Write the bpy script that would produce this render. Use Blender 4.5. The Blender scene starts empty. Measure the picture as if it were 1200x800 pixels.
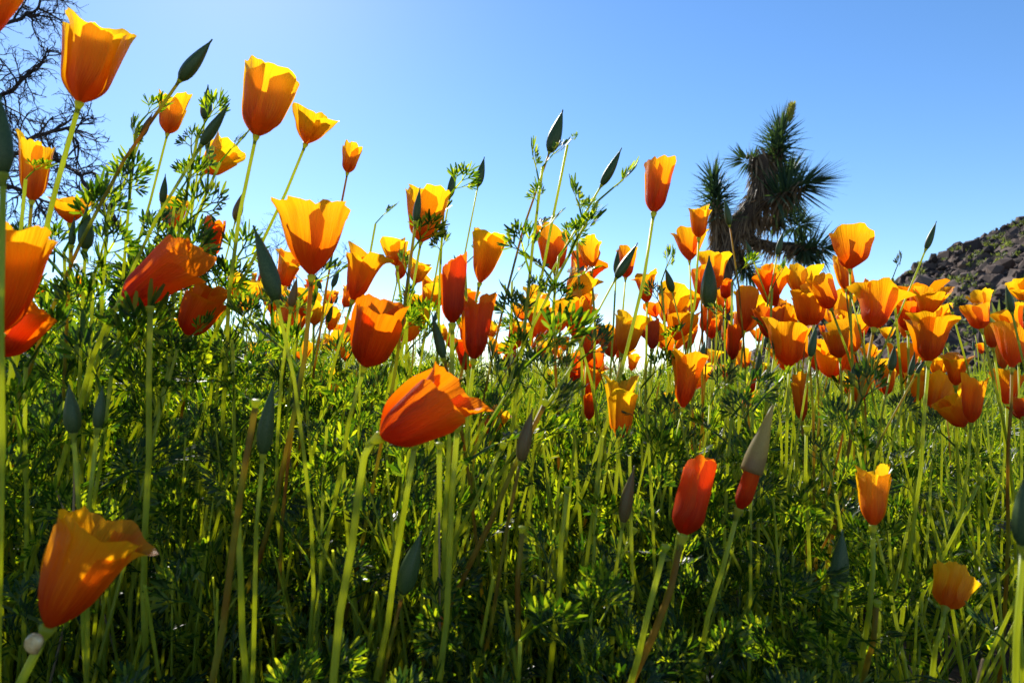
import bpy, math, random
import numpy as np
from mathutils import Vector, Matrix, noise

R = math.radians
rng = np.random.default_rng(7)
random.seed(7)
scene = bpy.context.scene
col = scene.collection

# ------------------------------------------------------------------ camera
CAM_Z = 0.32
PITCH = math.atan(50 / 800.0)
FPX = 800.0
cam = bpy.data.cameras.new('camera')
cam.lens = 24.0
cam.sensor_width = 36.0
cam.clip_start = 0.01
cam.clip_end = 6000
cam.dof.use_dof = True
cam.dof.focus_distance = 0.72
cam.dof.aperture_fstop = 18.0
camo = bpy.data.objects.new('camera', cam)
camo.location = (0, 0, CAM_Z)
camo.rotation_euler = (R(90) + PITCH, 0, 0)
col.objects.link(camo)
scene.camera = camo

# ------------------------------------------------------------------ light
SUN_EL, SUN_AZ = R(37), R(-24)          # behind the flowers, up to the left
world = bpy.data.worlds.new('World')
scene.world = world
world.use_nodes = True
wn = world.node_tree
sky = wn.nodes.new('ShaderNodeTexSky')
sky.sky_type = 'NISHITA'
sky.sun_disc = False
sky.sun_elevation = SUN_EL
sky.sun_rotation = SUN_AZ
sky.altitude = 900
sky.air_density = 1.0
sky.dust_density = 0.2
sky.ozone_density = 2.0
hsv = wn.nodes.new('ShaderNodeHueSaturation')
hsv.inputs['Saturation'].default_value = 1.22
hsv.inputs['Value'].default_value = 1.2
hsv.inputs['Hue'].default_value = 0.503
wn.links.new(sky.outputs[0], hsv.inputs['Color'])
bg = wn.nodes['Background']
bg.inputs[1].default_value = 0.10
wn.links.new(hsv.outputs[0], bg.inputs[0])

sl = bpy.data.lights.new('sun', 'SUN')
sl.energy = 5.0
sl.angle = R(0.5)
sl.color = (1.0, 0.95, 0.86)
suno = bpy.data.objects.new('sun', sl)
sd = Vector((math.sin(SUN_AZ) * math.cos(SUN_EL), math.cos(SUN_AZ) * math.cos(SUN_EL), math.sin(SUN_EL)))
suno.rotation_euler = sd.to_track_quat('Z', 'Y').to_euler()
suno.location = sd * 50
col.objects.link(suno)

scene.view_settings.view_transform = 'Standard'
scene.view_settings.look = 'None'
scene.view_settings.exposure = 0.75
scene.view_settings.gamma = 1.0
scene.render.engine = 'CYCLES'
scene.cycles.max_bounces = 8
scene.cycles.transmission_bounces = 6
scene.cycles.diffuse_bounces = 4
scene.cycles.glossy_bounces = 2

# ------------------------------------------------------------------ helpers
CP, SP = math.cos(PITCH), math.sin(PITCH)
FW, UP, RT = Vector((0, CP, SP)), Vector((0, -SP, CP)), Vector((1, 0, 0))
CAM = Vector((0, 0, CAM_Z))


def at(px, py, d):
    """the world point seen at a photograph pixel, d metres deep"""
    return CAM + FW * d + RT * ((px - 600) / FPX * d) + UP * (-(py - 400) / FPX * d)


def sstep(a, b, x):
    t = min(1.0, max(0.0, (x - a) / (b - a)))
    return t * t * (3 - 2 * t)


def height(x, y):
    r = 0.22 * sstep(0.45, 2.9, y)
    drop = 0.95 * sstep(3.3, 11.0, y)
    left = 0.05 * sstep(0.1, -0.8, x) * sstep(0.2, 0.8, y) * (1 - sstep(3, 6, y))
    n = 0.018 * noise.noise(Vector((x * 2.3, y * 2.3, 0.3))) + 0.006 * noise.noise(Vector((x * 9, y * 9, 1.3)))
    far = 0.25 * noise.noise(Vector((x * 0.03, y * 0.03, 5))) * sstep(10, 40, y)
    return r - drop + left + n + far


def new_mesh(name, verts, faces, smooth=True, uv=None):
    me = bpy.data.meshes.new(name)
    me.from_pydata([tuple(v) for v in verts], [], faces)
    if smooth:
        me.polygons.foreach_set('use_smooth', [True] * len(me.polygons))
    if uv is not None:
        l = me.uv_layers.new(name='UVMap')
        idx = np.empty(len(me.loops), dtype=np.int32)
        me.loops.foreach_get('vertex_index', idx)
        l.data.foreach_set('uv', np.asarray(uv, dtype=np.float32)[idx].ravel())
    me.update()
    return me


def big_mesh(name, V, quads, smooth=True):
    """numpy verts (n,3), quads (m,4) to a mesh, quickly"""
    me = bpy.data.meshes.new(name)
    n, m = len(V), len(quads)
    me.vertices.add(n)
    me.vertices.foreach_set('co', np.ascontiguousarray(V, dtype=np.float32).ravel())
    me.loops.add(m * 4)
    me.loops.foreach_set('vertex_index', np.ascontiguousarray(quads, dtype=np.int32).ravel())
    me.polygons.add(m)
    me.polygons.foreach_set('loop_start', np.arange(0, m * 4, 4, dtype=np.int32))
    me.polygons.foreach_set('use_smooth', np.full(m, smooth))
    me.update(calc_edges=True)
    return me


def link(name, me, mat=None, parent=None):
    o = bpy.data.objects.new(name, me)
    if mat is not None and me is not None and not me.materials:
        me.materials.append(mat)
    col.objects.link(o)
    if parent is not None:
        o.parent = parent
    return o


def tag(o, label=None, cat=None, group=None, kind=None):
    if label: o['label'] = label
    if cat: o['category'] = cat
    if group: o['group'] = group
    if kind: o['kind'] = kind
    return o


def empty(name, loc, label, cat, group=None):
    o = bpy.data.objects.new(name, None)
    o.empty_display_size = 0.02
    o.location = loc
    col.objects.link(o)
    return tag(o, label, cat, group)


def frame(axis, roll=0.0):
    z = Vector(axis).normalized()
    ref = Vector((0, 0, 1)) if abs(z.z) < 0.95 else Vector((0, 1, 0))
    x = ref.cross(z).normalized()
    y = z.cross(x)
    return Matrix((x, y, z)).transposed().to_4x4() @ Matrix.Rotation(roll, 4, 'Z')


def bez(p0, p1, p2, n):
    return [p0 * ((1 - t) ** 2) + p1 * (2 * t * (1 - t)) + p2 * (t * t) for t in [i / n for i in range(n + 1)]]


def tube(pts, radii, sides=6, cap=True, rib=0.0):
    V, F = [], []
    prev = None
    for i, p in enumerate(pts):
        a = pts[max(0, i - 1)]; b = pts[min(len(pts) - 1, i + 1)]
        t = (b - a)
        if t.length < 1e-9: t = Vector((0, 0, 1))
        t.normalize()
        if prev is None:
            ref = Vector((1, 0, 0)) if abs(t.x) < 0.9 else Vector((0, 1, 0))
            u = t.cross(ref).normalized()
        else:
            u = (prev - t * prev.dot(t))
            if u.length < 1e-6: u = t.orthogonal()
            u.normalize()
        prev = u
        w = t.cross(u)
        for k in range(sides):
            a_ = 2 * math.pi * k / sides
            V.append(p + (u * math.cos(a_) + w * math.sin(a_)) * (radii[i] * (1 - rib * (k % 2))))
    for i in range(len(pts) - 1):
        for k in range(sides):
            k2 = (k + 1) % sides
            F.append((i * sides + k, i * sides + k2, (i + 1) * sides + k2, (i + 1) * sides + k))
    if cap:
        F.append(tuple(range(sides))[::-1])
        n = (len(pts) - 1) * sides
        F.append(tuple(n + k for k in range(sides)))
    return V, F


def lathe(profile, sides=12, rib=0.0):
    V, F = [], []
    for r, z in profile:
        for k in range(sides):
            a = 2 * math.pi * k / sides
            rr = r * (1 + rib * math.cos(a * 6))
            V.append((rr * math.cos(a), rr * math.sin(a), z))
    for i in range(len(profile) - 1):
        for k in range(sides):
            k2 = (k + 1) % sides
            F.append((i * sides + k, i * sides + k2, (i + 1) * sides + k2, (i + 1) * sides + k))
    F.append(tuple(range(sides))[::-1])
    n = (len(profile) - 1) * sides
    F.append(tuple(n + k for k in range(sides)))
    return V, F


# ------------------------------------------------------------------ materials
def mat_new(name):
    m = bpy.data.materials.new(name)
    m.use_nodes = True
    nt = m.node_tree
    nt.nodes.clear()
    out = nt.nodes.new('ShaderNodeOutputMaterial')
    return m, nt, out


def N(nt, t, **kw):
    n = nt.nodes.new(t)
    for k, v in kw.items():
        if k in n.inputs:
            n.inputs[k].default_value = v
        else:
            setattr(n, k, v)
    return n


def ramp(nt, fac, stops):
    r = nt.nodes.new('ShaderNodeValToRGB')
    el = r.color_ramp.elements
    while len(el) > 1: el.remove(el[-1])
    el[0].position = stops[0][0]; el[0].color = (*stops[0][1], 1)
    for p, c in stops[1:]:
        e = el.new(p); e.color = (*c, 1)
    nt.links.new(fac, r.inputs[0])
    return r.outputs[0]


def thin_mat(name, front, back, trans=0.5, rough=0.4, spec=0.4, bump=None):
    """front, back: socket builders (nt)->color socket, for reflected and transmitted light"""
    m, nt, out = mat_new(name)
    p = N(nt, 'ShaderNodeBsdfPrincipled', Roughness=rough)
    p.inputs['Specular IOR Level'].default_value = spec
    t = nt.nodes.new('ShaderNodeBsdfTranslucent')
    nt.links.new(front(nt), p.inputs['Base Color'])
    nt.links.new(back(nt), t.inputs['Color'])
    if bump:
        b = bump(nt)
        nt.links.new(b, p.inputs['Normal']); nt.links.new(b, t.inputs['Normal'])
    mx = N(nt, 'ShaderNodeMixShader')
    mx.inputs[0].default_value = trans
    nt.links.new(p.outputs[0], mx.inputs[1]); nt.links.new(t.outputs[0], mx.inputs[2])
    nt.links.new(mx.outputs[0], out.inputs[0])
    return m


def petal_mat(name, base, mid, rim, tb, tm, tr):
    def grad(nt, a, b, c):
        uv = nt.nodes.new('ShaderNodeUVMap')
        sep = nt.nodes.new('ShaderNodeSeparateXYZ')
        nt.links.new(uv.outputs[0], sep.inputs[0])
        # fine veins fanning from the petal base
        mp = nt.nodes.new('ShaderNodeMapping')
        mp.inputs['Scale'].default_value = (34, 0.9, 1)
        nt.links.new(uv.outputs[0], mp.inputs[0])
        nz = N(nt, 'ShaderNodeTexNoise', Scale=1.6, Detail=3.0)
        nt.links.new(mp.outputs[0], nz.inputs['Vector'])
        ma = nt.nodes.new('ShaderNodeMath'); ma.operation = 'MULTIPLY_ADD'
        ma.inputs[1].default_value = 0.62
        nt.links.new(nz.outputs[0], ma.inputs[0])
        ad = nt.nodes.new('ShaderNodeMath'); ad.operation = 'SUBTRACT'; ad.inputs[1].default_value = 0.31
        nt.links.new(sep.outputs[1], ad.inputs[0])
        nt.links.new(ad.outputs[0], ma.inputs[2])
        return ramp(nt, ma.outputs[0], [(0.0, a), (0.22, a), (0.5, b), (1.0, c)])  # petal's own deeper base, strengthened to imitate shade below a sunlit rim

    def bump(nt):
        uv = nt.nodes.new('ShaderNodeUVMap')
        mp = nt.nodes.new('ShaderNodeMapping')
        mp.inputs['Scale'].default_value = (30, 1.0, 1)
        nt.links.new(uv.outputs[0], mp.inputs[0])
        nz = N(nt, 'ShaderNodeTexNoise', Scale=1.5, Detail=3.0)
        nt.links.new(mp.outputs[0], nz.inputs['Vector'])
        b = N(nt, 'ShaderNodeBump', Strength=0.5, Distance=0.002)
        nt.links.new(nz.outputs[0], b.inputs['Height'])
        return b.outputs[0]
    return thin_mat(name, lambda nt: grad(nt, base, mid, rim), lambda nt: grad(nt, tb, tm, tr), 0.6, 0.45, 0.22, bump)


M = {}
M['orange'] = petal_mat('petal_orange', (0.50, 0.065, 0.003), (0.72, 0.16, 0.005), (0.8, 0.27, 0.008),
                        (0.80, 0.10, 0.001), (0.96, 0.31, 0.002), (1.0, 0.47, 0.005))
M['deep'] = petal_mat('petal_deep_orange', (0.40, 0.03, 0.002), (0.62, 0.08, 0.003), (0.74, 0.14, 0.005),  # deeper orange; on nearer flowers their shade is put into this colour
                      (0.70, 0.06, 0.001), (0.92, 0.16, 0.001), (1.0, 0.27, 0.002))
M['gold'] = petal_mat('petal_gold', (0.56, 0.12, 0.004), (0.8, 0.30, 0.008), (0.82, 0.4, 0.012),
                      (0.88, 0.20, 0.002), (1.0, 0.47, 0.004), (1.0, 0.60, 0.008))


def mottled(c1, c2, scale):
    def f(nt):
        tc = nt.nodes.new('ShaderNodeTexCoord')
        nz = N(nt, 'ShaderNodeTexNoise', Scale=scale, Detail=3.0)
        nt.links.new(tc.outputs['Object'], nz.inputs['Vector'])
        return ramp(nt, nz.outputs[0], [(0.35, c1), (0.65, c2)])
    return f


def geo_rand(stops):
    """colour by mesh island: one tone for each leaf lobe"""
    def f(nt):
        g = nt.nodes.new('ShaderNodeNewGeometry')
        return ramp(nt, g.outputs['Random Per Island'], stops)
    return f


M['leaf'] = thin_mat('poppy_leaf', geo_rand([(0, (0.016, 0.040, 0.008)), (0.6, (0.026, 0.062, 0.012)), (1, (0.05, 0.09, 0.035))]),
                     geo_rand([(0, (0.03, 0.10, 0.002)), (0.45, (0.09, 0.20, 0.003)), (0.72, (0.34, 0.48, 0.005)), (1, (0.82, 0.86, 0.01))]), 0.5, 0.36, 0.32)  # few bright lobes among dark ones: sunlit specks and shade put into colour
M['stem'] = thin_mat('poppy_stem', mottled((0.16, 0.22, 0.035), (0.26, 0.32, 0.06), 40),
                     mottled((0.72, 0.76, 0.05), (0.85, 0.88, 0.08), 40), 0.6, 0.4, 0.4)
M['stem_red'] = thin_mat('poppy_stem_reddish', mottled((0.20, 0.10, 0.02), (0.18, 0.2, 0.035), 30),
                         mottled((0.62, 0.34, 0.03), (0.62, 0.6, 0.05), 30), 0.55, 0.5, 0.2)
M['bud'] = thin_mat('poppy_bud_green', mottled((0.035, 0.07, 0.025), (0.07, 0.115, 0.04), 60),
                    mottled((0.12, 0.2, 0.02), (0.2, 0.28, 0.03), 60), 0.25, 0.42, 0.3)
M['bud_brown'] = thin_mat('poppy_bud_brown', mottled((0.14, 0.08, 0.03), (0.13, 0.14, 0.05), 50),
                          mottled((0.4, 0.18, 0.03), (0.34, 0.26, 0.04), 50), 0.3, 0.42, 0.4)
M['cap_pale'] = thin_mat('bud_cap_straw', mottled((0.30, 0.25, 0.09), (0.16, 0.12, 0.05), 90),
                         mottled((0.6, 0.52, 0.16), (0.5, 0.46, 0.12), 60), 0.4, 0.45, 0.4)


def solid(name, c1, c2, scale, rough=0.85, bump=0.0, bscale=40, spec=0.3, coord='Object', detail=6.0):
    m, nt, out = mat_new(name)
    tc = nt.nodes.new('ShaderNodeTexCoord')
    nz = N(nt, 'ShaderNodeTexNoise', Scale=scale, Detail=detail)
    nt.links.new(tc.outputs[coord], nz.inputs['Vector'])
    p = N(nt, 'ShaderNodeBsdfPrincipled', Roughness=rough)
    p.inputs['Specular IOR Level'].default_value = spec
    nt.links.new(ramp(nt, nz.outputs[0], [(0.3, c1), (0.7, c2)]), p.inputs['Base Color'])
    if bump:
        n2 = N(nt, 'ShaderNodeTexNoise', Scale=bscale, Detail=8.0)
        nt.links.new(tc.outputs[coord], n2.inputs['Vector'])
        b = N(nt, 'ShaderNodeBump', Strength=bump, Distance=0.01)
        nt.links.new(n2.outputs[0], b.inputs['Height'])
        nt.links.new(b.outputs[0], p.inputs['Normal'])
    nt.links.new(p.outputs[0], out.inputs[0])
    return m


M['dry'] = thin_mat('dry_straw', mottled((0.3, 0.22, 0.13), (0.45, 0.36, 0.24), 30), mottled((0.3, 0.22, 0.1), (0.4, 0.3, 0.18), 30), 0.3, 0.5, 0.3)
M['soil'] = solid('desert_soil', (0.05, 0.034, 0.022), (0.13, 0.09, 0.06), 30, 0.95, 0.8, 120)
M['pebble'] = solid('pebble', (0.07, 0.055, 0.045), (0.22, 0.18, 0.15), 25, 0.85)
M['rock'] = solid('hill_rock', (0.03, 0.021, 0.017), (0.13, 0.085, 0.062), 1.3, 0.9, 0.6, 3.0)
M['rock2'] = thin_mat('broken_rock', geo_rand([(0, (0.02, 0.015, 0.013)), (0.6, (0.07, 0.047, 0.036)), (1, (0.17, 0.115, 0.085))]),
                      geo_rand([(0, (0, 0, 0)), (1, (0, 0, 0))]), 0.0, 0.9, 0.2)
M['bark'] = solid('joshua_bark', (0.03, 0.022, 0.016), (0.09, 0.06, 0.04), 9, 0.95, 0.9, 30)
M['dead_leaf'] = thin_mat('dead_leaf', geo_rand([(0, (0.10, 0.065, 0.035)), (1, (0.26, 0.18, 0.10))]),
                          geo_rand([(0, (0.12, 0.07, 0.03)), (1, (0.3, 0.19, 0.08))]), 0.25, 0.6, 0.3)
M['dagger'] = thin_mat('dagger_leaf', geo_rand([(0, (0.022, 0.05, 0.032)), (1, (0.06, 0.10, 0.06))]),
                       geo_rand([(0, (0.05, 0.10, 0.02)), (1, (0.12, 0.2, 0.03))]), 0.3, 0.55, 0.2)
M['joshua_bud'] = thin_mat('joshua_bud', geo_rand([(0, (0.2, 0.2, 0.04)), (1, (0.4, 0.36, 0.1))]),
                           geo_rand([(0, (0.4, 0.4, 0.04)), (1, (0.6, 0.5, 0.08))]), 0.4, 0.5, 0.3)
M['twig'] = solid('bare_twig', (0.018, 0.014, 0.013), (0.06, 0.045, 0.04), 14, 0.9, 0.4, 60)
M['twig_grey'] = solid('grey_twig', (0.06, 0.055, 0.06), (0.14, 0.12, 0.12), 14, 0.9)
M['scrub'] = thin_mat('scrub_leaf', geo_rand([(0, (0.05, 0.07, 0.02)), (1, (0.14, 0.16, 0.05))]),
                      geo_rand([(0, (0.15, 0.2, 0.03)), (1, (0.3, 0.34, 0.05))]), 0.4, 0.6, 0.3)
M['bead'] = solid('pale_bead', (0.40, 0.25, 0.08), (0.66, 0.52, 0.26), 300, 0.25, 0.0, spec=0.6)

# ------------------------------------------------------------------ setting: ground
def build_ground():
    ys = [-3.0 + 0.3 * i for i in range(9)]
    y = -0.3
    while y < 4.0:
        ys.append(y); y += 0.045
    st = 0.06
    while y < 4500:
        ys.append(y); y += st; st *= 1.13
    xs = []
    x, st = 0.0, 0.05
    while x < 4000:
        xs.append(x)
        if x > 2.6: st *= 1.15
        x += st
    xs = [-v for v in xs[:0:-1]] + xs
    V = [(a, b, height(a, b)) for b in ys for a in xs]
    n = len(xs)
    F = [(j * n + i, j * n + i + 1, (j + 1) * n + i + 1, (j + 1) * n + i) for j in range(len(ys) - 1) for i in range(n - 1)]
    o = link('ground', new_mesh('ground', V, F), M['soil'])
    tag(o, kind='structure')


build_ground()


def ico():
    t = (1 + 5 ** 0.5) / 2
    v = np.array([(-1, t, 0), (1, t, 0), (-1, -t, 0), (1, -t, 0), (0, -1, t), (0, 1, t), (0, -1, -t), (0, 1, -t),
                  (t, 0, -1), (t, 0, 1), (-t, 0, -1), (-t, 0, 1)], float)
    v /= np.linalg.norm(v[0])
    f = [(0, 11, 5), (0, 5, 1), (0, 1, 7), (0, 7, 10), (0, 10, 11), (1, 5, 9), (5, 11, 4), (11, 10, 2), (10, 7, 6), (7, 1, 8),
         (3, 9, 4), (3, 4, 2), (3, 2, 6), (3, 6, 8), (3, 8, 9), (4, 9, 5), (2, 4, 11), (6, 2, 10), (8, 6, 7), (9, 8, 1)]
    return v, f


ICV, ICF = ico()


def rock_pile(name, spots, mat, tall=1.0):
    V, F = [], []
    for (p, s) in spots:
        b = len(V)
        sc = np.array([s * random.uniform(0.7, 1.3), s * random.uniform(0.7, 1.3), s * random.uniform(0.45, 0.95) * tall])
        a = random.uniform(0, 6.28)
        c, sn = math.cos(a), math.sin(a)
        for q in ICV:
            q = q * sc * random.uniform(0.75, 1.2)
            V.append((p[0] + q[0] * c - q[1] * sn, p[1] + q[0] * sn + q[1] * c, p[2] + q[2]))
        F += [tuple(b + k for k in f) for f in ICF]
    return link(name, new_mesh(name, V, F, smooth=False), mat)


sp = []
for i in range(2600):
    y = random.uniform(0.25, 2.2) ** 1.0
    x = random.uniform(-1.0, 1.0) * (0.3 + 0.95 * y)
    s = random.choice((0.002, 0.003, 0.004, 0.006, 0.009))
    sp.append(((x, y, height(x, y)), s))
tag(rock_pile('gravel', sp, M['pebble']), 'small brown gravel scattered over the dark soil', 'gravel', kind='stuff')

# ------------------------------------------------------------------ setting: rocky hill
HX, HY = 88.0, 78.0


def hill_h(x, y):
    r = math.hypot((x - HX) / 1.0, (y - HY) / 1.1)
    t = max(0.0, 1 - r / 66.0)
    base = 32 * (t ** 0.95)
    n = noise.fractal(Vector((x * 0.09, y * 0.09, 2.2)), 1.0, 2.1, 4) * 1.4
    rg = (1 - abs(noise.noise(Vector((x * 0.28, y * 0.28, 7.7)))) * 2) * 1.3 + noise.cell(Vector((x * 0.75, y * 0.75, 3.3))) * 0.55
    return -1.2 + base + (n + rg) * sstep(0.0, 0.2, t)


def build_hill():
    nx, ny = 340, 240
    xs = np.linspace(18, 130, nx); ys = np.linspace(15, 110, ny)
    V = [(a, b, hill_h(a, b)) for b in ys for a in xs]
    F = [(j * nx + i, j * nx + i + 1, (j + 1) * nx + i + 1, (j + 1) * nx + i) for j in range(ny - 1) for i in range(nx - 1)]
    o = link('hill', new_mesh('hill', V, F, smooth=False), M['rock'])
    tag(o, kind='structure')
    sp = []
    for i in range(8000):
        x = random.uniform(26, 78); y = random.uniform(30, 90)
        s = 0.13 * random.paretovariate(1.5)
        if s > 1.4: continue
        if noise.noise(Vector((x * 0.2, y * 0.2, 4.4))) < -0.22 and random.random() < 0.8: continue
        sp.append(((x, y, hill_h(x, y)), s))
    tag(rock_pile('hillside_rocks', sp, M['rock2'], 1.5), 'dark broken rocks covering the hillside', 'rocks', kind='stuff')


build_hill()


def hill_scrub():
    g = random.Random(8)
    V, F = [], []
    for _ in range(900):
        x, y = g.uniform(28, 72), g.uniform(30, 85)
        z = hill_h(x, y)
        for _ in range(26):
            b = len(V)
            a = g.uniform(0, 6.28); w = g.uniform(0.05, 0.45)
            c = Vector((x + math.cos(a) * w, y + math.sin(a) * w, z + g.uniform(0, 0.5)))
            t = Vector((g.gauss(0, .12), g.gauss(0, .12), g.uniform(0.1, 0.3))); u = Vector((g.gauss(0, .06), g.gauss(0, .06), 0.02))
            V += [c - u, c + u, c + t + u * 0.4, c + t - u * 0.4]
            F.append((b, b + 1, b + 2, b + 3))
    tag(link('hillside_scrub', new_mesh('hillside_scrub', V, F, False), M['scrub']), 'sparse dull green scrub dotted over the rocky hill', 'scrub', kind='stuff')


hill_scrub()

# ------------------------------------------------------------------ poppy parts
def smooth01(t):
    t = max(0.0, min(1.0, t))
    return t * t * (3 - 2 * t)


def petal_mesh(form, H, W, k, seed, nu=11, nv=11, openk=1.0):
    """one petal of a cup H tall, W wide; k = 0..3 round the axis"""
    rs = random.Random(seed * 13 + k)
    half = W / 2 * openk * 0.80
    kn = {'open': 0.42, 'cone': 0.36}.get(form, 0.28)
    if form == 'tube': hw0, bulb, pw, ro = R(82), 0.54, 0.9, 0.10
    elif form == 'furl': hw0, bulb, pw, ro = R(100), 0.82, 0.9, 0.12
    elif form == 'open': hw0, bulb, pw, ro = R(58), 0.30, 0.95, 0.34
    elif form == 'flare': hw0, bulb, pw, ro = R(68), 0.44, 1.9, 0.20
    elif form == 'cone': hw0, bulb, pw, ro = R(72), 0.34, 0.9, 0.14
    else: hw0, bulb, pw, ro = R(70), 0.50, 1.05, 0.24
    phi0 = k * math.pi / 2 + rs.uniform(-0.12, 0.12)
    inner = -0.05 if k % 2 else 0.03
    hk = rs.uniform(0.80, 1.05)
    wk = rs.uniform(0.86, 1.14)
    spiral = rs.uniform(0.03, 0.09) * (2.0 if form == 'furl' else 1.0)
    ph1, ph2, ph3 = (rs.uniform(0, 6.28) for _ in range(3))
    ruf = {'tube': 0.05, 'furl': 0.03}.get(form, 0.08)
    curl = {'flare': 0.16, 'cup': 0.06, 'tube': 0.08, 'furl': -0.08, 'cone': 0.10}.get(form, 0.05) * rs.uniform(0.4, 1.5)
    lop = rs.uniform(-0.12, 0.12)
    fl = random.Random(seed).uniform(0.74, 1.0)
    fa = random.Random(seed + 5).uniform(0, 3.14)
    pl = rs.uniform(0.015, 0.045)
    V, UV, F = [], [], []
    for j in range(nv + 1):
        s0 = (j / nv) ** 1.15
        for i in range(nu + 1):
            u = -1 + 2 * i / nu
            rim = 1 - ro * abs(u) ** 2.4 + lop * u + 0.03 * math.sin(5 * u + ph1) + 0.016 * math.sin(13 * u + ph2) + 0.010 * math.sin(27 * u + ph3)
            s = s0 * rim
            hw = hw0 * (0.72 + 0.28 * smooth01(s / 0.45))
            r = half * wk * (bulb * math.sin(1.5708 * min(1, max(0, s) / kn)) ** 0.75 + (1 - bulb) * max(0, s) ** pw)
            r *= 1 + pl * math.sin(11 * u + ph2) * s
            r = max(r, 0.0011 if H < 0.5 else 0.03)
            r *= 1 + inner + spiral * u + ruf * math.sin(3.2 * u + ph3) * s * s + 0.04 * math.sin(9 * u + ph2) * s ** 4
            if s > 0.78: r += curl * half * ((s - 0.78) / 0.22) ** 2 * (0.7 + 0.3 * math.sin(4 * u + ph1))
            z = H * hk * (s * (1 - 0.0) + 0.02 * math.sin(4 * u + ph3) * s * s)
            if form == 'open': z = H * hk * (1.15 * s - 0.15 * s * s)
            if s > 0.8: z -= max(0, curl) * H * 0.35 * ((s - 0.8) / 0.2) ** 2
            a = phi0 + u * hw + 0.05 * math.sin(6 * s + ph1) * s
            nzv = noise.noise_vector(Vector((1.6 * math.cos(a) + k * 3.1, 1.6 * math.sin(a) + seed * 1.7, 2.4 * s)))
            nz2 = noise.noise(Vector((u * 4.5 + seed, s * 3.5, k * 7.3)))
            r *= 1 + (0.13 * nzv.x + 0.07 * nz2) * s ** 1.3
            z += H * (0.05 * nzv.z * s * s)
            xx, yy = r * math.cos(a - fa), r * math.sin(a - fa) * (1 - (1 - fl) * s)
            V.append((xx * math.cos(fa) - yy * math.sin(fa), xx * math.sin(fa) + yy * math.cos(fa), z)); UV.append((i / nu, s0))
    n = nu + 1
    for j in range(nv):
        for i in range(nu):
            F.append((j * n + i, j * n + i + 1, (j + 1) * n + i + 1, (j + 1) * n + i))
    return new_mesh('petal', V, F, True, UV)


def recept_profile(r):
    return [(r * 0.55, -r * 3.2), (r * 0.7, -r * 1.8), (r * 1.1, -r * 0.7), (r * 1.28, -r * 0.1), (r * 1.32, r * 0.3), (r * 0.8, r * 0.5)]


recept_me = new_mesh('receptacle', *lathe(recept_profile(1.0), 10))
recept_me.materials.append(M['stem'])


def bud_mesh(name, slim, seed):
    rs = random.Random(seed)
    pr = []
    n = 11
    for i in range(n + 1):
        t = i / n
        r = slim * (math.sin(math.pi * min(1, (t + 0.03) ** 0.62)) ** 0.9 if t < 0.99 else 0.02)
        r = max(r, 0.012)
        pr.append((r, t))
    V, F = lathe(pr, 18, 0.07)
    b1, b2 = rs.uniform(-0.05, 0.05), rs.uniform(-0.05, 0.05)
    V = [(x + b1 * z * z, y + b2 * z * z, z) for x, y, z in V]
    return new_mesh(name, V, F)


BUDS = {}
for mk in ('bud', 'bud_brown'):
    BUDS[mk] = []
    for i, s in enumerate((0.125, 0.15, 0.11)):
        me = bud_mesh('bud', s, i)
        me.materials.append(M[mk])
        BUDS[mk].append(me)


def ground_point(p, q):
    """follow the line p -> q (downwards) until it meets the ground"""
    d = q - p
    if d.z > -0.02: d = Vector((d.x, d.y, -max(0.1, d.length)))
    d = d / abs(d.z)
    # keep the foot within a believable spread
    hl = math.hypot(d.x, d.y)
    if hl > 0.9: d = Vector((d.x * 0.9 / hl, d.y * 0.9 / hl, d.z))
    c = p.copy()
    for _ in range(400):
        c = c + d * 0.004
        if c.z < height(c.x, c.y): break
    c.z = height(c.x, c.y) - 0.006
    return c


def make_stem(root, top, axis, foot, rad, mat, lead=0.35, n=9, bow=0.0):
    L = (top - foot).length
    c1 = top - axis.normalized() * (L * lead)
    side = Vector((bow, 0, 0)) * L
    pts = [foot * ((1 - t) ** 3) + (foot.lerp(c1, 0.5) + side) * (3 * t * (1 - t) ** 2) + c1 * (3 * t * t * (1 - t)) + top * (t ** 3) for t in [i / n for i in range(n + 1)]]
    pts = [p - root.location for p in pts]
    ph = random.uniform(0, 6)
    for i in range(1, n):
        pts[i] = pts[i] + Vector((math.sin(i * 1.9 + ph), math.cos(i * 1.4 + ph), 0)) * rad * 0.5
    rr = [rad * (1.18 - 0.38 * i / n) for i in range(n + 1)]
    me = new_mesh('stem', *tube(pts, rr, 10, True, 0.16))
    return link('stem', me, mat, root)


def place(o, P, axis, roll, s):
    o.matrix_local = Matrix.Translation(P) @ frame(axis, roll) @ Matrix.Scale(s, 4)


def poppy(B, T, W, form, colour, low, label, group=None, seed=0, rad=0.0016, lean=0.0, meshes=None, opens=(1, 1, 1, 1), stemmat='stem', roll=None, name='poppy_flower', res=11):
    """B flower base, T its tip, W width in metres, low: a point lower down the stem"""
    axis = T - B
    H = axis.length
    if lean: axis = (axis.normalized() + FW * math.tan(R(lean))).normalized() * H
    foot = ground_point(B, low)
    root = empty(name, foot, label, 'flower', group)
    rs = random.Random(seed)
    roll = rs.uniform(0, 6.28) if roll is None else roll
    Bl = B - foot
    for k in range(4):
        if meshes:
            o = link('petal', meshes[k], None, root); place(o, Bl, axis, roll, H)
        else:
            o = link('petal', petal_mesh(form, H, W, k, seed, res, res, opens[k]), M[colour], root); place(o, Bl, axis, roll, 1.0)
    st = make_stem(root, B - axis.normalized() * rad * 2.0, axis, foot, rad, M[stemmat], bow=rs.uniform(-0.06, 0.06), lead=max(0.03, 0.34 * max(0, axis.normalized().z) ** 4))
    o = link('receptacle', recept_me, None, st); place(o, Bl, axis, 0, rad * 1.15)
    return root


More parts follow.
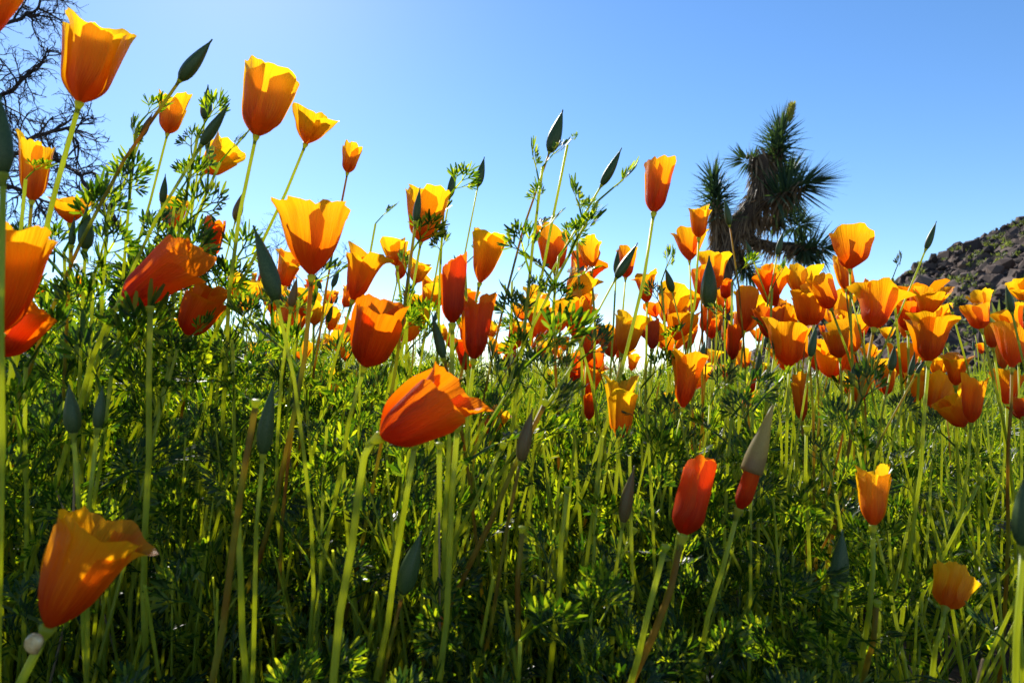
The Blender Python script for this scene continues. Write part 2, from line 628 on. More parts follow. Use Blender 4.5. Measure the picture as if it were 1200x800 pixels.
def bud(B, T, low, label, group=None, mk='bud', rad=0.0011, seed=0, stemmat='stem', name='poppy_bud'):
    axis = T - B
    foot = ground_point(B, low)
    root = empty(name, foot, label, 'bud', group)
    o = link('bud_cap', BUDS[mk][seed % 3], None, root); place(o, B - foot, axis, seed * 1.3, axis.length)
    st = make_stem(root, B - axis.normalized() * rad, axis, foot, rad, M[stemmat], bow=random.uniform(-0.05, 0.05))
    o = link('receptacle', recept_me, None, st); place(o, B - foot, axis, 0, rad * 1.1)
    return root

# ------------------------------------------------------------------ poppies placed one by one
# base px, tip px, width px, depth m, form, colour, point lower on the stem, label
HERO = [
 (-24, 42, 2, -30, 60, 0.36, 'cup', 'orange', -40, 200, 'orange poppy edge poking in above the upright cup and dark bud'),
 (93, 121, 122, 16, 76, 0.42, 'tube', 'gold', 40, 290, 'tall golden poppy with flared slanting rim before bare twigs'),
 (37, 236, 43, 157, 56, 0.50, 'cup', 'gold', 30, 330, 'golden poppy cup with scalloped rim beside the bare branch'),
 (196, 157, 206, 110, 46, 0.56, 'cup', 'gold', 150, 290, 'small yellow poppy cup behind a slanting bud stem'),
 (240, 202, 272, 170, 50, 0.62, 'cup', 'gold', 215, 290, 'yellow poppy half hidden behind feathery leaves and buds'),
 (300, 160, 322, 72, 66, 0.47, 'tube', 'gold', 288, 330, 'tall golden poppy with ruffled flaring rim high against the sky'),
 (358, 169, 374, 126, 64, 0.50, 'open', 'gold', 292, 310, 'spreading bright yellow poppy on a long slanting stem'),
 (407, 203, 414, 169, 33, 0.64, 'cup', 'gold', 394, 262, 'little golden poppy cup alone on a thin dark stem'),
 (82, 262, 82, 228, 58, 0.56, 'open', 'orange', 90, 380, 'wide scalloped orange poppy beside twin dark buds'),
 (-4, 392, 28, 256, 90, 0.30, 'tube', 'orange', -20, 560, 'large blurred orange poppy with bright torn rim'),
 (-6, 418, 34, 352, 90, 0.34, 'cup', 'deep', -10, 640, 'deep orange poppy tucked under the large blurred one'),
 (143, 355, 226, 290, 84, 0.40, 'cup', 'deep', 100, 490, 'deep orange poppy tipped sideways with one petal standing up'),
 (243, 302, 252, 256, 26, 0.55, 'furl', 'deep', 228, 390, 'furled brownish orange poppy tube behind the tipped poppy'),
 (218, 392, 250, 334, 54, 0.48, 'tube', 'deep', 190, 500, 'leaning dark orange poppy with frayed yellow rim'),
 (200, 272, 205, 228, 40, 0.62, 'cup', 'orange', 192, 360, 'orange poppy screened by a green bud and leaf sprays'),
 (122, 402, 125, 370, 30, 0.95, 'cup', 'orange', 120, 500, 'small orange poppy low behind the tipped poppy stems'),
 (164, 410, 160, 386, 26, 1.1, 'cup', 'gold', 164, 480, 'small golden poppy low between thick green stems'),
 (365, 324, 370, 240, 104, 0.42, 'open', 'orange', 330, 430, 'big open orange poppy with four rounded translucent petals'),
 (413, 352, 432, 290, 60, 0.50, 'flare', 'orange', 392, 430, 'orange poppy with yellow wavy rim beside the big open one'),
 (493, 284, 503, 222, 60, 0.55, 'cup', 'gold', 476, 350, 'golden poppy with a dark bud crossing its petals'),
 (465, 312, 460, 278, 36, 0.70, 'cup', 'gold', 468, 400, 'small golden poppy just behind feathery leaves'),
 (486, 332, 496, 303, 32, 0.74, 'cup', 'gold', 478, 400, 'small yellow poppy below the bud crossed golden one'),
 (562, 332, 578, 268, 52, 0.55, 'cone', 'gold', 545, 430, 'pale golden poppy with a jagged tilted rim'),
 (530, 380, 532, 304, 34, 0.42, 'furl', 'deep', 520, 480, 'dark red orange poppy rolled in an upright tube'),
 (427, 430, 452, 350, 88, 0.42, 'cup', 'deep', 392, 600, 'big deep orange poppy cup with glowing yellow lip'),
 (555, 422, 562, 345, 46, 0.45, 'tube', 'deep', 548, 560, 'tall red orange poppy beside the rolled tube'),
 (472, 402, 494, 352, 44, 0.60, 'cup', 'gold', 460, 520, 'golden poppy peeping from behind the deep orange cup'),
 (318, 368, 318, 328, 42, 0.70, 'open', 'gold', 310, 470, 'small open golden poppy behind the curved dark pod'),
 (512, 362, 506, 328, 34, 0.62, 'cup', 'gold', 512, 460, 'yellow poppy half covered by the rolled red tube'),
 (445, 512, 548, 448, 104, 0.31, 'cup', 'deep', 425, 700, 'large nodding red orange poppy facing sideways over the leaves'),
 (570, 507, 590, 476, 36, 0.55, 'tube', 'gold', 548, 580, 'dull yellow half closed poppy behind the large nodding one'),
 (396, 470, 398, 432, 40, 0.95, 'cup', 'gold', 396, 560, 'yellow poppy low among stems left of the nodding one'),
 (378, 488, 385, 458, 26, 0.95, 'tube', 'gold', 372, 560, 'narrow yellow poppy low among stems and leaves'),
 (56, 736, 132, 588, 136, 0.27, 'cone', 'orange', 36, 830, 'largest blurred orange poppy leaning above a pale shell'),
 (766, 250, 773, 189, 46, 0.50, 'cup', 'orange', 735, 330, 'orange poppy with red petal base high on slanting stem'),
 (819, 279, 820, 240, 28, 0.64, 'tube', 'gold', 778, 395, 'small golden poppy perched above an open one'),
 (808, 306, 806, 268, 50, 0.72, 'open', 'orange', 810, 380, 'open orange poppy under the small perched one'),
 (650, 318, 650, 265, 54, 0.66, 'cup', 'orange', 655, 420, 'orange poppy behind the tall feathery leaf stem'),
 (693, 318, 690, 281, 42, 0.70, 'open', 'gold', 690, 400, 'golden fan shaped poppy right of the feathery stem'),
 (664, 350, 690, 318, 62, 0.68, 'open', 'gold', 655, 420, 'wide yellow poppy lying sideways below the fan shaped one'),
 (733, 326, 735, 290, 34, 0.72, 'cup', 'orange', 728, 400, 'orange poppy behind the pair of pointed buds'),
 (758, 355, 757, 317, 40, 0.72, 'flare', 'orange', 758, 430, 'notched orange poppy crossed by a slanting stem'),
 (822, 346, 822, 311, 36, 0.75, 'cup', 'orange', 822, 430, 'orange poppy cup below the shaggy tree trunk'),
 (872, 388, 876, 334, 36, 0.70, 'cup', 'orange', 868, 470, 'two toned orange poppy before the shaggy tree base'),
 (850, 350, 850, 328, 15, 0.80, 'furl', 'deep', 850, 420, 'tiny furled red poppy before the shaggy trunk'),
 (858, 422, 860, 375, 19, 0.66, 'furl', 'deep', 862, 520, 'narrow furled red orange poppy standing upright'),
 (680, 400, 664, 345, 48, 0.58, 'flare', 'orange', 690, 480, 'orange poppy with curled back ragged petal'),
 (730, 415, 742, 362, 54, 0.60, 'cup', 'gold', 716, 500, 'bright yellow poppy cup with orange folded front petal'),
 (764, 410, 766, 374, 18, 0.62, 'furl', 'deep', 762, 500, 'red furled poppy beside the bright yellow cup'),
 (800, 478, 812, 408, 54, 0.50, 'flare', 'orange', 772, 580, 'orange trumpet poppy with a pod stem across it'),
 (726, 516, 730, 440, 66, 0.47, 'flare', 'gold', 712, 640, 'dull gold trumpet poppy with a glowing notch between petals'),
 (690, 492, 690, 460, 14, 0.60, 'furl', 'deep', 688, 580, 'thin red furled poppy beside the gold trumpet'),
 (800, 628, 822, 534, 48, 0.36, 'furl', 'deep', 748, 720, 'tight red orange poppy scroll on a thick leaning stem'),
 (1023, 617, 1024, 538, 42, 0.42, 'tube', 'gold', 1014, 740, 'upright golden poppy tube with frilled lip near shady leaves'),
 (1108, 712, 1124, 664, 58, 0.42, 'cup', 'gold', 1090, 800, 'low dull gold poppy with a broad rounded petal'),
 (996, 316, 994, 272, 40, 0.64, 'cup', 'orange', 994, 380, 'orange poppy alone above the others with one petal dropped'),
 (974, 362, 955, 322, 38, 0.66, 'cup', 'orange', 980, 440, 'orange poppy leaning toward the shaggy tree'),
 (1024, 385, 1034, 334, 84, 0.55, 'flare', 'orange', 1012, 460, 'wide V shaped orange poppy with spreading wings'),
 (1085, 372, 1092, 336, 50, 0.60, 'open', 'orange', 1082, 450, 'orange poppy with crumpled petals against the rocky hill'),
 (1150, 386, 1140, 354, 34, 0.66, 'cup', 'orange', 1156, 450, 'small orange poppy cup against the rocky hill'),
 (1088, 424, 1092, 364, 74, 0.50, 'flare', 'orange', 1078, 500, 'broad orange poppy with pointed petal tips before the hill'),
 (925, 430, 926, 369, 56, 0.55, 'cup', 'orange', 922, 520, 'plump orange poppy cup behind a slender green bud'),
 (940, 494, 936, 438, 24, 0.58, 'tube', 'orange', 944, 600, 'slim orange poppy tube crossed by a bud stem'),
 (1038, 463, 1042, 430, 16, 0.72, 'furl', 'orange', 1034, 540, 'slim orange poppy between two green buds'),
 (1072, 472, 1076, 438, 32, 0.74, 'cup', 'gold', 1070, 550, 'yellow poppy low behind crossing bud stems'),
 (1138, 496, 1142, 436, 40, 0.54, 'cup', 'orange', 1118, 580, 'crinkled orange poppy cup on a curving pale stem'),
 (1130, 500, 1108, 466, 44, 0.58, 'cup', 'orange', 1134, 580, 'orange poppy spreading behind the crinkled cup'),
 (1186, 432, 1190, 380, 54, 0.56, 'open', 'orange', 1180, 520, 'open orange poppy with glowing petals below the hill'),
 (1206, 352, 1196, 326, 34, 0.60, 'cup', 'gold', 1212, 450, 'golden poppy beside a green bud on the hill side'),
 (1120, 452, 1118, 414, 40, 0.62, 'flare', 'orange', 1122, 540, 'ruffled orange poppy above the crinkled cup'),
 (1200, 490, 1196, 470, 30, 0.55, 'cup', 'deep', 1200, 580, 'deep red poppy with a long red stem beside it'),
 (905, 398, 900, 356, 44, 0.66, 'cup', 'deep', 905, 480, 'shaded red orange poppy behind the plump cup'),
 (948, 382, 946, 340, 52, 0.68, 'cup', 'orange', 950, 470, 'orange poppy cup in the cluster under the leaning one'),
 (984, 420, 980, 384, 36, 0.68, 'tube', 'orange', 980, 500, 'orange poppy tube beside the wide V shaped one'),
 (1064, 388, 1062, 350, 30, 0.72, 'tube', 'deep', 1064, 460, 'narrow deep orange poppy behind the V shaped one'),
 (1164, 408, 1160, 378, 28, 0.72, 'cup', 'orange', 1166, 480, 'little orange poppy cup below the hill bush'),
 (1100, 440, 1098, 416, 30, 0.8, 'cup', 'gold', 1100, 520, 'small golden poppy just under the broad pointed one'),
 (600, 410, 612, 372, 36, 0.7, 'cup', 'orange', 592, 500, 'orange poppy between the tall red one and leafy stem'),
 (630, 400, 636, 364, 34, 0.75, 'cup', 'orange', 626, 480, 'orange poppy at the foot of the feathery leaf stem'),
]
for i, h in enumerate(HERO):
    bx, by, tx, ty, w, d, form, colr, lx, ly, lab = h
    rs = random.Random(i)
    op = tuple(rs.uniform(0.86, 1.16) for _ in range(4))
    roll = None
    if 'one petal dropped' in lab: op = (1.0, 0.95, 1.0, 1.75)
    if 'one petal standing' in lab: op = (1.0, 1.25, 0.9, 0.75)
    poppy(at(bx, by, d), at(tx, ty, d + rs.uniform(-0.008, 0.012)), w / FPX * d, form, colr, at(lx, ly, d + rs.uniform(-0.01, 0.03)), lab,
          seed=i + 1, stemmat='stem_red' if i % 5 == 2 else 'stem', rad=rs.uniform(0.0018, 0.0022) if d < 0.4 else rs.uniform(0.0016, 0.0019) if d < 0.5 else rs.uniform(0.0012, 0.0016), opens=op, roll=roll, res=18 if d < 0.5 else 13)

# a flower still wearing its cap
d = 0.38
B, T = at(866, 597, d), at(888, 530, d)
foot = ground_point(B, at(838, 780, d + 0.02))
root = empty('poppy_flower', foot, 'half furled poppy still wearing a long pale pointed cap', 'flower')
for k in range(4):
    o = link('petal', petal_mesh('furl', (T - B).length, 27 / FPX * d, k, 991, 11, 11), M['deep'], root); place(o, B - foot, T - B, 0, 1)
cap_prof = [(0.155, 0.0), (0.16, 0.06), (0.15, 0.25), (0.12, 0.45), (0.075, 0.66), (0.045, 0.84), (0.012, 1.0)]
o = link('bud_cap', new_mesh('bud_cap', *lathe(cap_prof, 12, 0.03)), M['cap_pale'], root)
place(o, at(880, 553, d) - foot, at(906, 474, d) - at(880, 553, d), 0, (at(906, 474, d) - at(880, 553, d)).length)
st = make_stem(root, B - (T - B).normalized() * 0.003, T - B, foot, 0.0017, M['stem'])
o = link('receptacle', recept_me, None, st); place(o, B - foot, T - B, 0, 0.0021)

# pale bead under the big blurred poppy
d = 0.262
p = at(42, 752, d)
pts, rr = [], []
for i in range(46):
    t = i / 45
    a = t * 5.6 * math.pi
    q = 0.0034 * (0.10 + 0.90 * t ** 1.3)
    pts.append(Vector((q * math.cos(a) * 0.75, -0.0022 * (1 - t), q * math.sin(a) * 0.75)))
    rr.append(0.0021 * (0.12 + 0.88 * t ** 1.2))
o = link('snail_shell', new_mesh('snail_shell', *tube(pts, rr, 8)), M['bead'])
o.location = p
tag(o, 'small pale round shell stuck to the stem of the blurred poppy', 'shell')

# ------------------------------------------------------------------ buds placed one by one
BUD = [
 (211, 94, 249, 46, 0.45, 'bud', 150, 270, 'pointed grey green bud high on long stem beside the yellow cup'),
 (240, 140, 246, 100, 0.55, 'bud', 225, 230, 'upright dark bud between the slanting buds by feathery leaves'),
 (236, 170, 270, 122, 0.45, 'bud', 205, 290, 'fat slanting green bud with a lit upper edge'),
 (166, 160, 178, 132, 0.52, 'bud_brown', 150, 260, 'stubby brown bud with cut top above leaf sprays'),
 (644, 178, 662, 129, 0.50, 'bud', 612, 400, 'tall green bud on reddish stem above the feathery leaves'),
 (705, 217, 731, 174, 0.50, 'bud', 640, 350, 'slanting green bud at the end of the leaning leafy stem'),
 (527, 231, 534, 195, 0.60, 'bud', 510, 330, 'dark bud beside the bud crossed golden poppy'),
 (560, 218, 567, 184, 0.66, 'bud', 536, 320, 'small dark bud on a thin bare stem above the pale poppy'),
 (487, 260, 492, 220, 0.44, 'bud', 470, 340, 'dark slender bud crossing the golden poppy petals'),
 (911, 299, 917, 270, 0.70, 'bud', 902, 350, 'thin lit green bud in front of the shaggy tree'),
 (940, 336, 941, 309, 0.75, 'bud', 938, 400, 'thin green bud under the shaggy tree foliage'),
 (1085, 292, 1098, 260, 0.60, 'bud', 1050, 350, 'slender bud on a slanting stem against sky beside the hill'),
 (855, 264, 850, 232, 0.64, 'bud', 858, 330, 'slender bud crossing the dark tree trunk'),
 (881, 300, 873, 282, 0.70, 'bud', 888, 360, 'small bent bud before the tree trunk'),
 (722, 326, 748, 284, 0.50, 'bud', 704, 390, 'plump slanting bud of the pair before an orange poppy'),
 (722, 321, 724, 291, 0.56, 'bud', 716, 400, 'narrow upright bud of the pair before an orange poppy'),
 (788, 342, 780, 314, 0.70, 'bud', 792, 420, 'thin curved bud beneath the open orange poppy'),
 (324, 352, 302, 264, 0.38, 'bud', 322, 470, 'long curved dark pod beside the tall bare stem'),
 (341, 360, 348, 324, 0.44, 'bud_brown', 344, 460, 'brown bud under the big open orange poppy'),
 (100, 292, 102, 240, 0.46, 'bud', 96, 400, 'taller of two dark buds beside the wide scalloped poppy'),
 (84, 288, 86, 254, 0.46, 'bud', 86, 400, 'shorter of two dark buds beside the wide scalloped poppy'),
 (190, 238, 195, 204, 0.52, 'bud', 186, 340, 'narrow green bud over the screened orange poppy'),
 (276, 258, 284, 224, 0.62, 'bud_brown', 252, 310, 'small orange brown bud leaning off a thin stem'),
 (730, 612, 740, 544, 0.40, 'bud_brown', 720, 760, 'brown pointed bud behind the scroll poppy stem'),
 (610, 540, 622, 478, 0.40, 'bud_brown', 590, 660, 'brown and orange bud behind the dull yellow poppy'),
 (981, 692, 990, 620, 0.40, 'bud', 968, 790, 'green bud above shady leaves beside the golden tube poppy'),
 (4, 204, 6, 112, 0.24, 'bud', 2, 420, 'big blurred dark bud at the golden cup side'),
 (1199, 640, 1202, 548, 0.24, 'bud', 1198, 800, 'big blurred pale bud above the lower bare soil'),
 (472, 695, 492, 622, 0.38, 'bud', 455, 800, 'shadowed bud with a lit edge below the nodding poppy'),
 (308, 532, 316, 448, 0.33, 'bud', 300, 680, 'large dark blurred bud among grassy stems'),
 (114, 502, 120, 452, 0.34, 'bud', 112, 640, 'dark blurred bud right of the thick lit stem'),
 (86, 508, 82, 450, 0.34, 'bud', 88, 640, 'dark blurred bud left of the thick lit stem'),
 (346, 474, 352, 430, 0.42, 'bud', 338, 560, 'dark bud with leafy collar by low yellow poppies'),
 (950, 418, 955, 380, 0.50, 'bud', 930, 520, 'slender green bud in front of the plump orange cup'),
 (1044, 434, 1050, 404, 0.56, 'bud', 1036, 520, 'green bud left of the broad pointed poppy'),
 (1066, 440, 1074, 412, 0.56, 'bud', 1046, 520, 'green bud leaning at the broad pointed poppy'),
 (1074, 438, 1084, 420, 0.52, 'bud', 1040, 500, 'short pale bud crossing below the broad pointed poppy'),
 (820, 428, 825, 398, 0.52, 'bud', 800, 480, 'dark pod crossing the orange trumpet poppy'),
 (998, 452, 1000, 424, 0.62, 'bud', 992, 540, 'pale green bud beside the slim orange tube'),
 (1186, 366, 1179, 334, 0.52, 'bud', 1196, 460, 'green bud standing against the hill bush'),
 (830, 360, 832, 300, 0.70, 'bud', 828, 440, 'very thin upright bud beside the tree trunk'),
 (1116, 366, 1112, 354, 0.60, 'bud', 1120, 440, 'little round bud under the crumpled poppy'),
 (908, 410, 912, 374, 0.55, 'bud', 905, 500, 'dark bud between the red poppy and plump cup'),
 (562, 300, 566, 330, 0.62, 'bud', 560, 400, 'drooping green bud against the pale golden poppy'),
 (520, 420, 505, 366, 0.44, 'bud', 530, 520, 'broad leaning bud left of the rolled red tube'),
 (888, 440, 892, 408, 0.6, 'bud', 880, 520, 'dark slender bud beside the narrow furled poppy'),
]
for i, b in enumerate(BUD):
    bx, by, tx, ty, d, mk, lx, ly, lab = b
    if ty > by: continue
    bud(at(bx, by, d), at(tx, ty, d), at(lx, ly, d + 0.01), lab, mk=mk, seed=i,
        rad=0.0013 if d < 0.5 else 0.001, stemmat='stem_red' if i % 4 == 0 else 'stem')

# ------------------------------------------------------------------ bare stalks whose flower has dropped
STALK = [
 (665, 572, 640, 800, 0.40, 'bare stalk with a small rim behind the scroll poppy'),
 (612, 618, 600, 780, 0.38, 'bare stalk with a pale rim left of the brown bud'),
 (536, 500, 520, 800, 0.36, 'straight lit stalk under the tip of the nodding poppy'),
 (515, 520, 512, 640, 0.38, 'short lit stalk under the nodding poppy'),
 (486, 520, 470, 640, 0.36, 'lit stalk next to the nodding poppy stem'),
 (744, 620, 660, 800, 0.44, 'leaning lit stalk behind the brown pointed bud'),
 (300, 470, 250, 790, 0.32, 'long lit stalk curving past the dark blurred bud'),
 (278, 600, 290, 790, 0.33, 'lit stalk beside the long curving one'),
 (200, 420, 165, 600, 0.45, 'yellow green stalk rising past the thick lit stem'),
 (176, 360, 172, 560, 0.38, 'thick upright stalk below the tipped poppy'),
 (262, 400, 240, 560, 0.5, 'thin upright stalk below the leaning dark poppy'),
 (1028, 705, 1018, 780, 0.40, 'cut stalk stub with broken top beside the golden tube stem'),
 (1150, 560, 1110, 640, 0.5, 'pale curving stalk below the crinkled cup'),
 (845, 520, 835, 640, 0.5, 'thin stalk left of the capped poppy'),
 (945, 500, 946, 700, 0.46, 'straight stalk under the slim orange tube'),
 (590, 520, 540, 620, 0.42, 'wide slanting stalk under the dull yellow poppy'),
 (640, 470, 560, 640, 0.40, 'slanting glowing stalk below the leafy stem'),
 (780, 640, 735, 800, 0.34, 'second leaning stalk behind the scroll poppy stem'),
]
for i, (tx, ty, lx, ly, d, lab) in enumerate(STALK):
    T = at(tx, ty, d); Lo = at(lx, ly, d + 0.01)
    foot = ground_point(T, Lo)
    root = empty('poppy_stalk', foot, lab, 'stalk')
    ax = T - Lo
    st = make_stem(root, T - ax.normalized() * 0.003, ax, foot, 0.0019 if d < 0.41 else 0.0014, M['stem_red' if i % 5 == 1 else 'stem'], bow=random.uniform(-.05, .05))
    o = link('receptacle', recept_me, None, st); place(o, T - foot, ax, 0, 0.0018)

# ------------------------------------------------------------------ the drifts of smaller poppies behind
TPL = []
for f in range(21):
    form = ('cup', 'open', 'flare', 'open', 'tube', 'furl', 'flare')[f % 7]
    wid = {'cup': 0.9, 'flare': 1.05, 'open': 1.5, 'tube': 0.6, 'furl': 0.42}[form]
    for cn in ('orange', 'gold', 'deep'):
        ms = []
        for k in range(4):
            me = petal_mesh(form, 1.0, wid, k, 500 + f, 8, 8, random.uniform(0.82, 1.2) * (1.55 if k == f % 4 and f % 3 == 0 else 1))
            me.materials.append(M[cn]); ms.append(me)
        TPL.append((form, cn, ms))
FORM_WORD = {'cup': 'half open', 'flare': 'flaring', 'open': 'wide open', 'tube': 'narrow', 'furl': 'furled'}
COL_WORD = {'orange': 'orange', 'gold': 'golden yellow', 'deep': 'deep orange'}


ANCHOR = [(115, 65, 'the tall flared golden poppy'), (40, 195, 'the scalloped golden cup'), (25, 330, 'the large torn rim poppy'), (183, 320, 'the tipped deep orange poppy'),
          (235, 365, 'the frayed leaning poppy'), (110, 660, 'the poppy above the pale shell'), (370, 280, 'the big open orange poppy'), (440, 390, 'the deep cup with yellow lip'),
          (495, 250, 'the bud crossed golden poppy'), (531, 340, 'the rolled red tube poppy'), (560, 390, 'the tall red orange poppy'), (575, 300, 'the pale jagged poppy'),
          (492, 480, 'the nodding red orange poppy'), (640, 260, 'the tall feathery leaf stem'), (668, 372, 'the ragged curled petal poppy'), (728, 478, 'the dull gold trumpet poppy'),
          (770, 220, 'the red based orange poppy'), (738, 388, 'the bright yellow folded cup'), (806, 445, 'the orange trumpet poppy'), (810, 580, 'the red orange scroll poppy'),
          (885, 540, 'the pale capped poppy'), (850, 310, 'the shaggy tree trunk'), (860, 400, 'the narrow furled red poppy'), (925, 400, 'the plump orange cup'),
          (938, 466, 'the slim crossed orange tube'), (1024, 578, 'the frilled golden tube poppy'), (1118, 690, 'the low dull gold poppy'), (995, 295, 'the poppy with dropped petal'),
          (1030, 360, 'the V shaped orange poppy'), (1090, 395, 'the broad pointed orange poppy'), (1140, 465, 'the crinkled orange cup'), (1188, 405, 'the glowing open poppy below the hill'),
          (1142, 368, 'the small cup against the hill'), (1090, 352, 'the crumpled poppy against the hill')]


def drift(px, py):
    return 'behind ' + min(ANCHOR, key=lambda a: math.hypot(a[0] - px, a[1] - py))[2]


cnt = 0
tries = 0
rs = random.Random(42)
while cnt < 225 and tries < 9000:
    tries += 1
    px = rs.uniform(-60, 1260)
    wgt = 0.22 if px < 270 else (0.8 if px < 600 else 1.0)
    if rs.random() > wgt: continue
    d = 0.72 + 1.8 * rs.random() ** 1.7
    py = rs.gauss(385 if px < 600 else 400 if px < 900 else 412, 36 if px < 850 else 44)
    if px < 270: py -= 5
    if py < 328 or py > 505: continue
    if py > 440 and px < 600: continue
    P = at(px, py, d)
    gh = height(P.x, P.y)
    hh = P.z - gh
    if hh < 0.16 or hh > 0.42: continue
    form, cn, ms = rs.choice(TPL)
    if cn == 'deep' and rs.random() < 0.5: continue
    H = rs.uniform(0.033, 0.048)
    if form == 'open': H *= 0.8
    ax = Vector((rs.gauss(0.08, 0.22), rs.gauss(0, 0.2), 1)).normalized()
    lo = P + Vector((rs.gauss(0, 0.05), rs.gauss(0, 0.05), -hh))
    poppy(P, P + ax * H, 0, form, cn, lo, '%s %s poppy %s' % (FORM_WORD[form], COL_WORD[cn], drift(px, py)),
          group='poppies %s' % drift(px, py), seed=1000 + cnt, rad=0.0012, meshes=ms, stemmat='stem_red' if cnt % 6 == 0 else 'stem')
    cnt += 1
cnt = 0
for _ in range(3000):
    if cnt >= 70: break
    px = rs.uniform(-40, 1240); d = 0.7 + 1.3 * rs.random()
    py = rs.gauss(400, 45)
    if py < 330: continue
    P = at(px, py, d)
    hh = P.z - height(P.x, P.y)
    if hh < 0.15 or hh > 0.42: continue
    ax = Vector((rs.gauss(0.1, 0.3), rs.gauss(0, 0.2), 1)).normalized()
    bud(P, P + ax * rs.uniform(0.018, 0.034), P + Vector((rs.gauss(-0.03, 0.06), rs.gauss(0, 0.05), -hh)),
        'thin pointed green bud %s' % drift(px, py), group='buds %s' % drift(px, py), seed=cnt, rad=0.0009, stemmat='stem')
    cnt += 1

# ------------------------------------------------------------------ leaves
def leaf_template(seed, lod):
    """finely cut poppy leaf, 1 unit long along +Y, face up +Z: quads only"""
    r = random.Random(seed)
    V, Q = [], []

    def strip(p, a, L, w0, w1, w2, tilt, n):
        dx, dy = math.sin(a), math.cos(a)
        nx, ny = dy, -dx
        b = len(V)
        ct, st = math.cos(tilt), math.sin(tilt)
        ks = [(0, w0), (0.62, w1), (1.0, w2)] if n == 2 else [(0, w0), (1.0, w2)]
        for t, w in ks:
            q = (p[0] + dx * L * t, p[1] + dy * L * t)
            V.append((q[0] + nx * w * ct, q[1] + ny * w * ct, p[2] + w * st))
            V.append((q[0] - nx * w * ct, q[1] - ny * w * ct, p[2] - w * st))
        for i in range(len(ks) - 1):
            Q.append((b + 2 * i, b + 2 * i + 1, b + 2 * i + 3, b + 2 * i + 2))
        return (p[0] + dx * L, p[1] + dy * L, p[2])

    lw = 0.019 if lod == 0 else 0.025

    def lobe(p, a, L):
        strip(p, a + r.uniform(-0.12, 0.12), L * r.uniform(0.75, 1.25), lw * 0.55, lw * 1.1, lw * 0.5, r.uniform(-0.8, 0.8), 2 if lod == 0 else 1)

    def fan(p, a, L):
        e = strip(p, a, L * 0.55, lw * 0.45, lw * 0.45, lw * 0.5, r.uniform(-0.3, 0.3), 1)
        m = (p[0] + math.sin(a) * L * 0.36, p[1] + math.cos(a) * L * 0.36, p[2])
        lobe(e, a, L * 0.62)
        for s in (-1, 1):
            lobe(e, a + s * r.uniform(0.3, 0.45), L * 0.55)
            lobe(m, a + s * r.uniform(0.5, 0.65), L * 0.55)

    e = strip((0, 0, 0), 0, 0.36, 0.021, 0.019, 0.017, 0, 2)
    strip((0, 0, 0), 0, 0.36, 0.018, 0.017, 0.015, 1.57, 1)
    if lod == 0:
        strip(e, 0, 0.2, 0.014, 0.014, 0.013, 1.57, 1)
        e2 = strip(e, 0, 0.2, 0.016, 0.016, 0.014, 0, 1)
        fan(e2, r.uniform(-0.1, 0.1), 0.36)
        for s in (-1, 1):
            fan(e2, s * r.uniform(0.45, 0.6), 0.32)
            m1 = strip(e, s * r.uniform(0.6, 0.8), 0.13, 0.011, 0.011, 0.010, 0, 1)
            fan(m1, s * r.uniform(0.35, 0.5), 0.32)
            fan(m1, s * r.uniform(0.9, 1.1), 0.28)
    else:
        fan(e, r.uniform(-0.1, 0.1), 0.55)
        for s in (-1, 1):
            fan(e, s * r.uniform(0.5, 0.7), 0.5)
    V = np.array(V)
    # arch the blade and cup it
    k = r.uniform(-0.35, 0.25); c = r.uniform(0.2, 0.7)
    rad = V[:, 1]
    V[:, 2] += k * rad ** 2 + c * V[:, 0] ** 2 + 0.02 * np.sin(9 * V[:, 0] + 7 * V[:, 1])
    return V, np.array(Q)


LT0 = [leaf_template(i, 0) for i in range(7)]
LT1 = [leaf_template(50 + i, 1) for i in range(7)]
LEAF_ME = []
for V, Q in LT0:
    me = big_mesh('leaf', V, Q); me.materials.append(M['leaf']); LEAF_ME.append(me)


def leaf_matrix(P, dirv, s, roll):
    y = dirv.normalized()
    ref = Vector((0, 0, 1)) if abs(y.z) < 0.93 else Vector((1, 0, 0))
    x = y.cross(ref).normalized()
    z = x.cross(y)
    m = Matrix((x, y, z)).transposed().to_4x4()
    return Matrix.Translation(P) @ m @ Matrix.Rotation(roll, 4, 'Y') @ Matrix.Scale(s, 4)


def leafy_stem(top, low, label, nleaf, size, group=None, span=0.16, rad=0.0013, seed=0, tipdir=None):
    r = random.Random(seed)
    foot = ground_point(top, low)
    root = empty('poppy_leaf_stem', foot, label, 'leaf stem', group)
    ax = (top - low).normalized()
    make_stem(root, top, ax, foot, rad, M['stem'], n=8, lead=0.3)
    L = (top - foot).length
    c1 = top - ax * L * 0.3
    for i in range(nleaf):
        t = 1 - min(0.95, (i / max(1, nleaf - 1)) ** 1.15 * span / L)
        p = foot * ((1 - t) ** 3) + foot.lerp(c1, 0.5) * (3 * t * (1 - t) ** 2) + c1 * (3 * t * t * (1 - t)) + top * (t ** 3)
        a = i * 2.4 + r.uniform(-0.4, 0.4)
        out = Vector((math.cos(a), math.sin(a), 0))
        dv = ax * r.uniform(0.7, 1.4) + out * r.uniform(0.45, 0.95)
        o = link('leaf', LEAF_ME[(i + seed) % 7], None, root)
        o.matrix_local = leaf_matrix(p - foot, dv, size * r.uniform(0.65, 1.2), r.uniform(-1, 1))
    return root


